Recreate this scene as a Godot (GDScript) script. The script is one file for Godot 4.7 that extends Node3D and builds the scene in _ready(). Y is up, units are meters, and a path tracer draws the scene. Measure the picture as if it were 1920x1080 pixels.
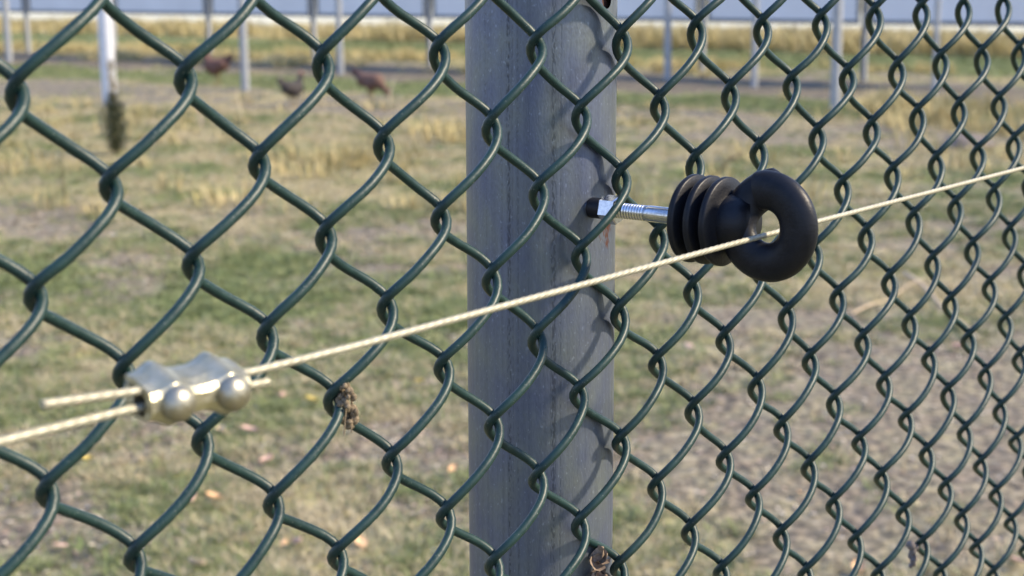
extends Node3D

# A chain link fence seen from close by, with a galvanised post, a ring insulator and an electric fence cable;
# behind it a poultry paddock with hens and upright solar modules on steel posts.

const EYE := 1.5                         # height of the camera above the ground
const FENCE_AT := Vector3(-0.1393, 0.0, -0.4602)
const FENCE_TURN := 0.8956               # the fence runs off to the right, away from the camera
const PITCH := 0.06                      # height of one diamond of the mesh
const ROW0 := 1.46625                     # height of a row of knots
const WIRE_R := 0.00186
const CABLE_W := 0.079                   # distance of the cable from the mesh
const POST_R := 0.0336
const POST_U := 0.2760
const POST_LEAN := 0.015

var taken := {}
var rng := RandomNumberGenerator.new()
var big := FastNoiseLite.new()
var mid := FastNoiseLite.new()
var fine := FastNoiseLite.new()
var M := {}


# ---------------------------------------------------------------- mesh building
class Shape:
	var v := PackedVector3Array()
	var n := PackedVector3Array()
	var uv := PackedVector2Array()
	var c := PackedColorArray()
	var i := PackedInt32Array()

	func tri(a: int, b: int, d: int) -> void:
		i.append(a); i.append(b); i.append(d)

	func quad(a: int, b: int, d: int, e: int) -> void:
		tri(a, b, d); tri(a, d, e)

	func point(p: Vector3, t := Vector2.ZERO, col := Color.WHITE) -> int:
		v.append(p); uv.append(t); c.append(col)
		return v.size() - 1

	func mesh() -> ArrayMesh:
		if n.size() != v.size():
			n.resize(v.size())
			n.fill(Vector3.ZERO)
			for k in range(0, i.size(), 3):
				var a := v[i[k]]
				var f := (v[i[k + 2]] - a).cross(v[i[k + 1]] - a)
				n[i[k]] += f; n[i[k + 1]] += f; n[i[k + 2]] += f
			for k in n.size():
				n[k] = n[k].normalized() if n[k].length_squared() > 1e-20 else Vector3.UP
		var a2 := []
		a2.resize(Mesh.ARRAY_MAX)
		a2[Mesh.ARRAY_VERTEX] = v
		a2[Mesh.ARRAY_NORMAL] = n
		a2[Mesh.ARRAY_TEX_UV] = uv
		a2[Mesh.ARRAY_COLOR] = c
		a2[Mesh.ARRAY_INDEX] = i
		var m := ArrayMesh.new()
		m.add_surface_from_arrays(Mesh.PRIMITIVE_TRIANGLES, a2)
		return m

	# a tube through points; radii per point; ends closed
	func tube(p: PackedVector3Array, r: PackedFloat32Array, sides := 10, col := Color.WHITE, caps := true) -> void:
		var t := (p[1] - p[0]).normalized()
		var nn := t.cross(Vector3.UP if absf(t.y) < 0.9 else Vector3.RIGHT).normalized()
		var base := v.size()
		var along := 0.0
		for k in p.size():
			var tt := (p[mini(k + 1, p.size() - 1)] - p[maxi(k - 1, 0)]).normalized()
			nn = (nn - tt * nn.dot(tt)).normalized()
			var bb := tt.cross(nn)
			if k > 0:
				along += p[k].distance_to(p[k - 1])
			for j in sides:
				var a := TAU * j / sides
				point(p[k] + (nn * cos(a) + bb * sin(a)) * r[k], Vector2(float(j) / sides, along), col)
		for k in p.size() - 1:
			for j in sides:
				var a := base + k * sides + j
				var b := base + k * sides + (j + 1) % sides
				quad(a, a + sides, b + sides, b)
		if caps:
			for e in 2:
				var k := 0 if e == 0 else p.size() - 1
				var m0 := point(p[k], Vector2.ZERO, col)
				var s := v.size()
				for j in sides:
					point(v[base + k * sides + j], Vector2.ZERO, col)
				for j in sides:
					if e == 0:
						tri(m0, s + j, s + (j + 1) % sides)
					else:
						tri(m0, s + (j + 1) % sides, s + j)

	# a profile of (radius, z) turned round the z axis, z running up the profile
	func lathe(profile: Array, sides := 32, at := Vector3.ZERO, col := Color.WHITE) -> void:
		var base := v.size()
		for q in profile:
			for j in sides:
				var a := TAU * j / sides
				point(at + Vector3(cos(a) * q[0], sin(a) * q[0], q[1]), Vector2(float(j) / sides, q[1]), col)
		for k in profile.size() - 1:
			for j in sides:
				var a := base + k * sides + j
				var b := base + k * sides + (j + 1) % sides
				quad(a, a + sides, b + sides, b)

	# a closed section (points of y, z) drawn out along x with flat ends
	func loft(xs: Array, sections: Array) -> void:
		var m: int = sections[0].size()
		for j in m:                                   # one strip per side so that edges stay crisp
			for k in xs.size() - 1:
				var q: Vector2 = sections[k][j]
				var w: Vector2 = sections[k][(j + 1) % m]
				var q2: Vector2 = sections[k + 1][j]
				var w2: Vector2 = sections[k + 1][(j + 1) % m]
				var b := point(Vector3(xs[k], q.x, q.y))
				point(Vector3(xs[k], w.x, w.y)); point(Vector3(xs[k + 1], w2.x, w2.y)); point(Vector3(xs[k + 1], q2.x, q2.y))
				quad(b, b + 1, b + 2, b + 3)
		for e in 2:
			var k := 0 if e == 0 else xs.size() - 1
			var flat := PackedVector2Array(sections[k])
			var b := v.size()
			for q in flat:
				point(Vector3(xs[k], q.x, q.y))
			var order := Geometry2D.triangulate_polygon(flat)
			for t in range(0, order.size(), 3):
				tri(b + order[t], b + order[t + 1], b + order[t + 2])

	func box(at: Vector3, size: Vector3, col := Color.WHITE) -> void:
		var h := size / 2
		for ax in 3:
			for s in [-1.0, 1.0]:
				var nrm := Vector3.ZERO; nrm[ax] = s
				var p := Vector3.ZERO; p[(ax + 1) % 3] = 1.0
				var q := nrm.cross(p)
				var b := v.size()
				for cc in [[-1, -1], [-1, 1], [1, 1], [1, -1]]:
					point(at + (nrm + p * cc[0] + q * cc[1]) * h, Vector2.ZERO, col)
				quad(b, b + 1, b + 2, b + 3)


func numbered(called: String) -> String:
	if not taken.has(called):
		taken[called] = 0
		return called
	taken[called] += 1
	return "%s_%03d" % [called, taken[called]]


func thing(called: String, label: String, category: String, at := Transform3D.IDENTITY, group := "") -> Node3D:
	var o := Node3D.new()
	o.name = numbered(called)
	add_child(o, true)
	o.transform = at
	tag(o, label, category, group)
	return o


func tag(o: Node, label := "", category := "", group := "", kind := "") -> void:
	if label: o.set_meta("label", label)
	if category: o.set_meta("category", category)
	if group: o.set_meta("group", group)
	if kind: o.set_meta("kind", kind)


func put(called: String, mesh: Mesh, material: Material, parent: Node = self, at := Transform3D.IDENTITY) -> MeshInstance3D:
	var o := MeshInstance3D.new()
	o.name = numbered(called) if parent == self else called
	o.mesh = mesh
	o.material_override = material
	o.transform = at
	parent.add_child(o, true)
	return o


func fence_frame(u := 0.0, y := 0.0, w := 0.0) -> Transform3D:
	var b := Basis(Vector3.UP, FENCE_TURN)
	return Transform3D(b, FENCE_AT + b * Vector3(u, y, w))


# ---------------------------------------------------------------- materials
func mat(col: Color, rough: float, metal := 0.0) -> StandardMaterial3D:
	var m := StandardMaterial3D.new()
	m.albedo_color = col.linear_to_srgb()
	m.roughness = rough
	m.metallic = metal
	return m


func tex(im: Image) -> ImageTexture:
	im.generate_mipmaps()
	return ImageTexture.create_from_image(im)


func noise(seed_: int, freq: float, oct := 4, kind := FastNoiseLite.TYPE_SIMPLEX_SMOOTH) -> FastNoiseLite:
	var n := FastNoiseLite.new()
	n.seed = seed_
	n.frequency = freq
	n.noise_type = kind
	n.fractal_octaves = oct
	return n


func mottle(seed_: int, freq: float, lo: Color, hi: Color, size := 256) -> NoiseTexture2D:
	var t := NoiseTexture2D.new()
	t.width = size; t.height = size
	t.seamless = true
	t.noise = noise(seed_, freq, 5)
	var g := Gradient.new()
	g.set_color(0, lo.linear_to_srgb()); g.set_color(1, hi.linear_to_srgb())
	t.color_ramp = g
	return t


func bumps(seed_: int, freq: float, strength: float, size := 256) -> NoiseTexture2D:
	var t := NoiseTexture2D.new()
	t.width = size; t.height = size
	t.seamless = true
	t.noise = noise(seed_, freq, 4)
	t.as_normal_map = true
	t.bump_strength = strength
	return t


func with_noise(m: StandardMaterial3D, color_tex: Texture2D, normal_tex: Texture2D, scale: float, depth := 0.5, world := false) -> StandardMaterial3D:
	m.uv1_triplanar = true
	m.uv1_world_triplanar = world
	m.uv1_scale = Vector3.ONE * scale
	if color_tex:
		m.albedo_texture = color_tex
	if normal_tex:
		m.normal_enabled = true
		m.normal_texture = normal_tex
		m.normal_scale = depth
	return m


func post_texture() -> Array:
	# galvanised steel: streaks down the tube, two seams of dark pits, scuffs and a rust run below the bolt hole
	var w := 768
	var h := 1024
	var streak := noise(11, 0.02, 4)
	var grain := noise(12, 0.22, 3)
	var cloud := noise(13, 0.012, 4)
	var im := Image.create(w, h, false, Image.FORMAT_RGB8)
	var bump := Image.create(w, h, false, Image.FORMAT_L8)
	for y in h:
		for x in w:
			var a := 360.0 * x / w - 180.0
			var s := streak.get_noise_2d(x * 4.5, y * 0.16)
			var g := grain.get_noise_2d(x, y * 0.6)
			var cl := cloud.get_noise_2d(x, y)
			var k := 0.155 + 0.024 * s + 0.02 * g + 0.026 * cl
			var warm := clampf(0.5 + cl * 0.8, 0.0, 1.0)
			var hi := 0.5 + 0.22 * g + 0.07 * s
			for q in [[-77.0, 2.2, 0.62], [-43.5, 2.6, 0.5], [-83.0, 1.2, 0.22], [-62.0, 1.4, 0.2], [20.0, 1.6, 0.3], [95.0, 3.0, 0.5], [-70.0, 1.0, 0.35], [-74.0, 0.8, 0.3], [-98.0, 1.2, 0.25], [-38.0, 0.9, 0.3]]:
				var d: float = absf(a - q[0] - 0.9 * s) / q[1]
				if d < 1.0:
					var pit := clampf((g + 0.12 + 0.5 * s) * 3.2, 0.0, 1.0) * (1.0 - d * d)
					k *= 1.0 - q[2] * pit
					hi -= 0.45 * pit
			# pale lime spots
			if grain.get_noise_2d(x * 0.55 + 400.0, y * 0.55) > 0.56:
				k += 0.09
			var col := Color(k * lerpf(0.80, 0.94, warm), k * lerpf(0.96, 1.08, warm), k * lerpf(1.44, 1.10, warm))
			# rust below the bolt
			var ry := 0.5 * y / h                    # metres within the tile, downwards
			var dx := (a - 6.0) / 9.0
			var dy := (ry - 0.1155) / 0.011
			var rr := dx * dx + dy * dy + 1.3 * cloud.get_noise_2d(x * 3.0, y * 3.0) + 0.9 * g
			if rr < 0.75:
				col = col.lerp(Color(0.13, 0.045, 0.02), clampf((0.75 - rr) * 2.2, 0.0, 0.9))
				hi += 0.2
			im.set_pixel(x, y, col.linear_to_srgb())
			bump.set_pixel(x, y, Color(hi, hi, hi))
	return [tex(im), bump]


func ground_texture() -> ImageTexture:
	# grain, crumbs and bits of litter; the colours of turf and soil come from the sheet's vertices
	var s := 768
	var a := noise(21, 0.05, 5).get_seamless_image(s, s)
	var b := noise(22, 0.16, 3).get_seamless_image(s, s)
	var cc := noise(23, 0.012, 3).get_seamless_image(s, s)
	var im := Image.create(s, s, false, Image.FORMAT_RGB8)
	for y in s:
		for x in s:
			var k := 0.42 + 0.55 * (a.get_pixel(x, y).r - 0.5) * 1.5 + 0.5 * (b.get_pixel(x, y).r - 0.5) + 0.25 * (cc.get_pixel(x, y).r - 0.5)
			var t := cc.get_pixel(x, y).r
			var f := clampf(0.42 + k * 0.95, 0.3, 1.2)
			im.set_pixel(x, y, Color(minf(f * lerpf(0.96, 0.90, t), 1.0), minf(f * lerpf(0.92, 0.92, t), 1.0), minf(f * lerpf(0.86, 0.76, t), 1.0)))
	return tex(im)


func wire_texture() -> ImageTexture:
	# dark green plastic, a little faded in places, with pale specks of dirt and scratches
	var s := 512
	var a := noise(31, 0.012, 4).get_seamless_image(s, s)
	var b := noise(47, 0.09, 2).get_seamless_image(s, s)
	var cc := noise(48, 0.02, 2).get_seamless_image(s, s)
	var im := Image.create(s, s, false, Image.FORMAT_RGB8)
	for y in s:
		for x in s:
			var col := Color(0.006, 0.022, 0.020).lerp(Color(0.016, 0.044, 0.038), a.get_pixel(x, y).r)
			var dirt := smoothstep(0.74, 0.86, b.get_pixel(x, y).r) * smoothstep(0.5, 0.75, cc.get_pixel(x, y).r)
			im.set_pixel(x, y, col.lerp(Color(0.26, 0.27, 0.23), 0.8 * dirt).linear_to_srgb())
	return tex(im)


func make_materials() -> void:
	M.wire = with_noise(mat(Color(1, 1, 1), 0.44), wire_texture(), bumps(32, 0.05, 2.0), 22.0, 0.25)
	M.wire.metallic_specular = 0.42
	var pt := post_texture()
	M.post = mat(Color(1, 1, 1), 0.4, 0.55)
	M.post.albedo_texture = pt[0]
	var nb: Image = pt[1]
	nb.bump_map_to_normal_map(1.6)
	M.post.normal_enabled = true
	M.post.normal_texture = tex(nb)
	M.post.normal_scale = 0.35
	M.inside = with_noise(mat(Color(1, 1, 1), 0.9), mottle(33, 0.05, Color(0.03, 0.012, 0.008), Color(0.12, 0.05, 0.03)), null, 60.0)
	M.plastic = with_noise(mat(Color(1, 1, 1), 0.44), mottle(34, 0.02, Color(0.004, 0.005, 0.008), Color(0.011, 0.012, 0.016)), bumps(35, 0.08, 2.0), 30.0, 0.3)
	M.plastic.metallic_specular = 0.36
	M.zinc = with_noise(mat(Color(1, 1, 1), 0.24, 1.0), mottle(36, 0.03, Color(0.45, 0.47, 0.5), Color(0.72, 0.73, 0.74)), bumps(37, 0.05, 1.5), 60.0, 0.2)
	M.clamp = with_noise(mat(Color(1, 1, 1), 0.38, 0.9), mottle(38, 0.02, Color(0.40, 0.37, 0.24), Color(0.60, 0.56, 0.42)), bumps(39, 0.04, 4.0), 40.0, 0.5)
	M.rivet = with_noise(mat(Color(1, 1, 1), 0.42, 0.9), mottle(51, 0.03, Color(0.30, 0.275, 0.20), Color(0.46, 0.43, 0.33)), bumps(52, 0.06, 3.0), 60.0, 0.4)
	M.cable = with_noise(mat(Color(1, 1, 1), 0.5, 0.3), mottle(40, 0.03, Color(0.30, 0.28, 0.20), Color(0.46, 0.435, 0.33)), null, 40.0)
	M.ground = with_noise(mat(Color(1, 1, 1), 0.95), ground_texture(), bumps(41, 0.06, 6.0, 512), 0.45, 0.6, true)
	M.ground.vertex_color_use_as_albedo = true
	M.leafy = mat(Color(1, 1, 1), 0.75)
	M.leafy.vertex_color_use_as_albedo = true
	M.leafy.backlight = Color(0.4, 0.4, 0.3)
	M.leafy.cull_mode = BaseMaterial3D.CULL_DISABLED
	M.painted = mat(Color(1, 1, 1), 0.85)
	M.painted.vertex_color_use_as_albedo = true
	M.steel = with_noise(mat(Color(1, 1, 1), 0.55, 0.1), mottle(42, 0.02, Color(0.27, 0.28, 0.28), Color(0.40, 0.41, 0.41)), null, 3.0)
	M.backsheet = with_noise(mat(Color(1, 1, 1), 0.5), mottle(50, 0.01, Color(0.70, 0.68, 0.64), Color(0.80, 0.78, 0.74)), null, 0.4)
	M.frame = mat(Color(0.16, 0.17, 0.18), 0.45, 0.5)
	M.white_steel = with_noise(mat(Color(1, 1, 1), 0.5, 0.1), mottle(49, 0.02, Color(0.52, 0.53, 0.55), Color(0.70, 0.71, 0.73)), null, 3.0)
	M.feather = mat(Color(1, 1, 1), 0.8)
	M.feather.vertex_color_use_as_albedo = true
	M.comb = mat(Color(0.35, 0.03, 0.02), 0.6)
	M.beak = mat(Color(0.35, 0.22, 0.08), 0.5)
	M.dead = with_noise(mat(Color(1, 1, 1), 0.9), mottle(43, 0.04, Color(0.07, 0.05, 0.03), Color(0.34, 0.27, 0.17)), null, 90.0)
	M.stone = with_noise(mat(Color(1, 1, 1), 0.95), mottle(44, 0.03, Color(0.10, 0.085, 0.075), Color(0.2, 0.17, 0.15)), bumps(45, 0.05, 4.0), 4.0, 0.8)


# ---------------------------------------------------------------- ground
func ground_height(x: float, z: float) -> float:
	return 0.016 * mid.get_noise_2d(x * 2.0, z * 2.0) + 0.03 * big.get_noise_2d(x, z)


func patch(x: float, z: float, cx: float, cz: float, rx: float, rz: float) -> float:
	var a := (x - cx) / rx
	var b := (z - cz) / rz
	return exp(-(a * a + b * b))


# shares of (bare soil, green, straw) and the tone of the soil; z is the distance ahead
func turf(x: float, z: float) -> Array:
	var n1 := big.get_noise_2d(x * 1.0, z * 1.0)
	var n2 := mid.get_noise_2d(x, z)
	var n3 := fine.get_noise_2d(x, z)
	var bare := 0.24 + 0.16 * (1.0 - smoothstep(6.0, 9.0, z)) + 0.5 * n1 + 1.15 * n2 + 0.5 * n3
	var green := 0.46 + 0.8 * mid.get_noise_2d(x + 40.0, z - 17.0) + 0.3 * fine.get_noise_2d(x - 9.0, z) + 0.3 * n1
	var dark := 0.0
	var pale := 0.0
	var s := z + 0.69 * x
	# worn earth on the right in front, under the fence line
	bare += 0.75 * patch(x, z, 1.15, 4.6, 0.85, 1.4) + 0.3 * patch(x, z, 1.7, 6.3, 1.0, 0.8)
	bare += 0.45 * patch(x, z, -0.65, 8.9, 0.8, 0.8) + 0.6 * patch(x, z, -2.6, 9.2, 0.8, 0.7) + 0.4 * patch(x, z, 0.9, 8.0, 0.8, 0.4)
	bare += 0.3 * patch(x, z, -0.9, 4.7, 0.5, 0.4) - 0.3 * patch(x, z, -0.5, 7.0, 1.6, 1.0)
	green += 0.5 * patch(x, z, -0.9, 6.9, 1.2, 0.9) + 0.4 * patch(x, z, -1.7, 7.6, 0.8, 0.7) + 0.25 * patch(x, z, 1.2, 5.4, 0.7, 0.5) + 0.2 * patch(x, z, -1.3, 4.2, 0.6, 0.5)
	if z > 9.6:
		var k := smoothstep(9.6, 11.0, z) * (1.0 - smoothstep(13.2, 14.6, s - 0.4 * x))
		bare -= 0.4 * k
		green -= 0.12 * k
	var soil := smoothstep(13.8, 14.8, s) * (1.0 - smoothstep(16.6, 17.3, s + 0.3 * n2))
	bare += 0.55 * soil
	green -= 0.35 * soil
	var strip := smoothstep(16.9, 17.4, s + 0.4 * n2) * (1.0 - smoothstep(18.6, 19.2, s + 0.4 * n2))
	green += 0.55 * strip
	bare -= 0.6 * strip
	var shadow_soil := smoothstep(18.9, 19.4, s + 0.5 * n2) * (1.0 - smoothstep(21.6, 22.2, s + 0.6 * n2))  # brown soil strip with the shadow of the modules painted into its tone
	bare += 1.2 * shadow_soil
	dark += shadow_soil
	var lush := smoothstep(23.4, 24.2, s + 0.6 * n2) * (1.0 - smoothstep(27.0, 28.5, s))
	green += 0.9 * lush
	bare -= 0.7 * lush
	var gold := smoothstep(27.5, 28.8, s)
	green -= 0.25 * gold
	bare -= 0.3 * gold
	pale = smoothstep(33.3, 34.0, s + 0.5 * n2) * (1.0 - smoothstep(47.0, 49.0, s))
	return [clampf(bare, 0.0, 1.0), clampf(green, 0.0, 1.0), dark, pale, gold, lush]


func ground_color(x: float, z: float) -> Color:
	var t := turf(x, z)
	var soil := Color(0.285, 0.245, 0.205).lerp(Color(0.20, 0.165, 0.135), t[2])  # the darker tone carries the painted shadow below the modules
	var thatch := Color(0.46, 0.40, 0.215).lerp(Color(0.185, 0.225, 0.07), smoothstep(0.2, 0.8, t[1]))
	var c := thatch.lerp(soil, smoothstep(0.15, 0.75, t[0]))
	c = c.lerp(Color(0.86, 0.85, 0.82), t[3])
	return c * (1.0 + 0.16 * fine.get_noise_2d(x * 2.3 + 5.0, z * 2.3))


func lay_ground() -> void:
	var xs := []
	var zs := []
	var x := 0.0
	while x < 1500.0:
		xs.append(x)
		x += 0.1 if x < 3.0 else (0.2 if x < 9.0 else (0.6 if x < 24.0 else x * 0.35))
	var all := []
	for k in range(xs.size() - 1, 0, -1): all.append(-xs[k])
	all.append_array(xs)
	var z := 2.0
	for q in [-1200.0, -300.0, -80.0, -25.0, -8.0, -3.0, -1.0, 0.0, 1.0]: zs.append(q)
	while z < 1800.0:
		zs.append(z)
		z += 0.1 if z < 9.0 else (0.2 if z < 30.0 else (0.6 if z < 56.0 else z * 0.35))
	var sh := Shape.new()
	for a in zs:
		for b in all:
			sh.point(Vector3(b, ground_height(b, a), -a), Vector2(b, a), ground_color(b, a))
	var w := all.size()
	for a in zs.size() - 1:
		for b in w - 1:
			var k: int = a * w + b
			sh.quad(k, k + w, k + w + 1, k + 1)
	var o := put("ground", sh.mesh(), M.ground)
	tag(o, "patchy paddock ground of worn grass and bare earth", "", "", "structure")


func tuft(blades: int, spread: float, tall: float, width: float, seed_: int, bend: float) -> ArrayMesh:
	var r := RandomNumberGenerator.new()
	r.seed = seed_
	var sh := Shape.new()
	for b in blades:
		var a := r.randf() * TAU
		var q := sqrt(r.randf()) * spread
		var p := Vector3(cos(r.randf() * TAU) * q, -0.004, sin(a) * q)
		var d := Vector3(cos(a), 0, sin(a))
		var h := tall * r.randf_range(0.45, 1.0)
		var lean := bend * r.randf_range(0.2, 1.2)
		var wd := width * r.randf_range(0.6, 1.2)
		var side := Vector3(-d.z, 0, d.x).rotated(Vector3.UP, r.randf_range(-0.8, 0.8)) * wd
		var tone := r.randf_range(0.7, 1.25)
		var col := Color(tone, tone * r.randf_range(0.94, 1.04), tone * r.randf_range(0.8, 1.1))
		var k := sh.point(p - side, Vector2.ZERO, col)
		sh.point(p + side, Vector2.ZERO, col)
		var m := p + Vector3(0, h * 0.6, 0) + d * h * lean * 0.35
		sh.point(m - side * 0.8, Vector2.ZERO, col); sh.point(m + side * 0.8, Vector2.ZERO, col)
		sh.point(p + Vector3(0, h * (1.0 - 0.25 * lean), 0) + d * h * lean, Vector2.ZERO, col)
		sh.quad(k, k + 2, k + 3, k + 1)
		sh.tri(k + 2, k + 4, k + 3)
	return sh.mesh()


func scatter(called: String, label: String, category: String, mesh: Mesh, places: Array, cols: Array) -> void:
	var mm := MultiMesh.new()
	mm.transform_format = MultiMesh.TRANSFORM_3D
	mm.use_colors = true
	mm.mesh = mesh
	mm.instance_count = places.size()
	for k in places.size():
		mm.set_instance_transform(k, places[k])
		mm.set_instance_color(k, cols[k])
	var o := MultiMeshInstance3D.new()
	o.name = numbered(called)
	o.multimesh = mm
	o.material_override = M.leafy
	add_child(o, true)
	tag(o, label, category, "", "stuff")


func sow() -> void:
	var short_p := []; var short_c := []
	var dry_p := []; var dry_c := []
	var tall_p := []; var tall_c := []
	var bit_p := []; var bit_c := []
	for band in [[3.3, 6.0, 34000], [6.0, 10.0, 36000], [10.0, 17.0, 36000], [17.0, 30.0, 30000], [30.0, 44.0, 9000]]:
		for k in int(band[2]):
			var z: float = sqrt(rng.randf_range(band[0] * band[0], band[1] * band[1]))
			var x := rng.randf_range(-1.0, 1.0) * (0.42 * z + 0.9)
			var t := turf(x, z)
			if t[3] > 0.4:
				continue
			var y := ground_height(x, z)
			var grow := clampf(1.05 - t[0] * 1.05, 0.0, 1.0)
			var s := rng.randf_range(0.6, 1.25) * (0.85 + z * 0.035)
			var b := Basis(Vector3.UP, rng.randf() * TAU).scaled(Vector3(s, s * rng.randf_range(0.6, 1.2), s))
			var at := Transform3D(b, Vector3(x, y, -z))
			var r := rng.randf()
			if r < grow:
				if rng.randf() < t[1]:
					short_p.append(at)
					short_c.append(Color(0.13, 0.185, 0.065).lerp(Color(0.27, 0.29, 0.12), rng.randf()))
				else:
					dry_p.append(at)
					dry_c.append(Color(0.39, 0.33, 0.195).lerp(Color(0.57, 0.49, 0.31), rng.randf()))
			elif rng.randf() < (0.15 if x > 0.3 else 0.6) and z < 17.0:
				bit_p.append(Transform3D(Basis.from_euler(Vector3(rng.randf_range(-0.4, 0.4), rng.randf() * TAU, rng.randf_range(-0.4, 0.4))).scaled(Vector3.ONE * rng.randf_range(0.4, 1.2) * (0.8 + z * 0.05)), Vector3(x, y + 0.006, -z)))
				bit_c.append([Color(0.40, 0.30, 0.22), Color(0.24, 0.17, 0.12), Color(0.46, 0.40, 0.30), Color(0.13, 0.10, 0.07)][rng.randi() % 4])
			if (t[4] > 0.2 and rng.randf() < 0.5) or (z > 9.5 and z < 17.5 and rng.randf() < 0.004 + 0.14 * patch(x, z, -1.3, 11.8, 0.35, 0.5) + 0.14 * patch(x, z, -0.3, 13.6, 0.35, 0.5) + 0.2 * patch(x, z, 3.9, 15.0, 0.5, 1.2) + 0.05 * patch(x, z, -3.6, 11.5, 0.5, 0.4)) or (z > 20.0 and z + 0.69 * x > 20.6 and z + 0.69 * x < 24.0 and big.get_noise_2d(x * 2.0, z * 2.0) > 0.0 and rng.randf() < 0.2):
				var q := rng.randf_range(0.6, 1.4) * (lerpf(1.15, 0.4, smoothstep(30.0, 33.5, z + 0.69 * x)) if t[4] > 0.2 else 0.7)
				tall_p.append(Transform3D(Basis(Vector3.UP, rng.randf() * TAU).scaled(Vector3(q, q * rng.randf_range(0.6, 1.1), q)), Vector3(x, y, -z)))
				tall_c.append(Color(0.56, 0.46, 0.23).lerp(Color(0.44, 0.37, 0.17), rng.randf()))
	scatter("short_grass", "short green grass growing in patches over the paddock", "grass", tuft(16, 0.03, 0.045, 0.0014, 71, 0.9), short_p, short_c)
	scatter("dry_grass", "short straw coloured grass between the green patches", "grass", tuft(14, 0.034, 0.04, 0.0013, 72, 1.3), dry_p, dry_c)
	scatter("tall_grass", "tall golden dry grass beyond the solar modules", "grass", tuft(30, 0.16, 0.30, 0.007, 73, 0.7), tall_p, tall_c)
	var sh := Shape.new()
	var k := sh.point(Vector3(-0.011, 0, 0)); sh.point(Vector3(0, 0.003, 0.006)); sh.point(Vector3(0.012, 0, 0.001)); sh.point(Vector3(0.002, 0.001, -0.005))
	sh.quad(k, k + 1, k + 2, k + 3)
	scatter("leaf_litter", "small crumbs of dry litter on the bare earth", "litter", sh.mesh(), bit_p, bit_c)


func leaf_mesh(seed_: int, curl: float) -> ArrayMesh:
	var r := RandomNumberGenerator.new()
	r.seed = seed_
	var sh := Shape.new()
	var nx := 8
	var ny := 4
	for a in nx + 1:
		var t := float(a) / nx
		var half := 0.015 * pow(sin(PI * clampf(t * 0.96 + 0.03, 0.0, 1.0)), 0.7) * (1.0 + 0.16 * sin(a * 2.3 + seed_))
		for b in ny + 1:
			var q := 2.0 * b / ny - 1.0
			var lift := curl * (0.010 * q * q + 0.012 * (t - 0.5) * (t - 0.5)) + 0.0015 * r.randf()
			var tone := 1.0 - 0.25 * float(b == ny / 2)
			sh.point(Vector3((t - 0.5) * 0.048, lift + 0.004, q * half), Vector2(t, q), Color(tone, tone, tone))
	for a in nx:
		for b in ny:
			var k := a * (ny + 1) + b
			sh.quad(k, k + 1, k + ny + 2, k + ny + 1)
	# stalk
	sh.tube(PackedVector3Array([Vector3(-0.024, 0.005, 0), Vector3(-0.034, 0.006, 0.001), Vector3(-0.042, 0.009, 0.003)]), PackedFloat32Array([0.0008, 0.0007, 0.0007]), 4, Color(0.6, 0.5, 0.4))
	return sh.mesh()


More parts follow.
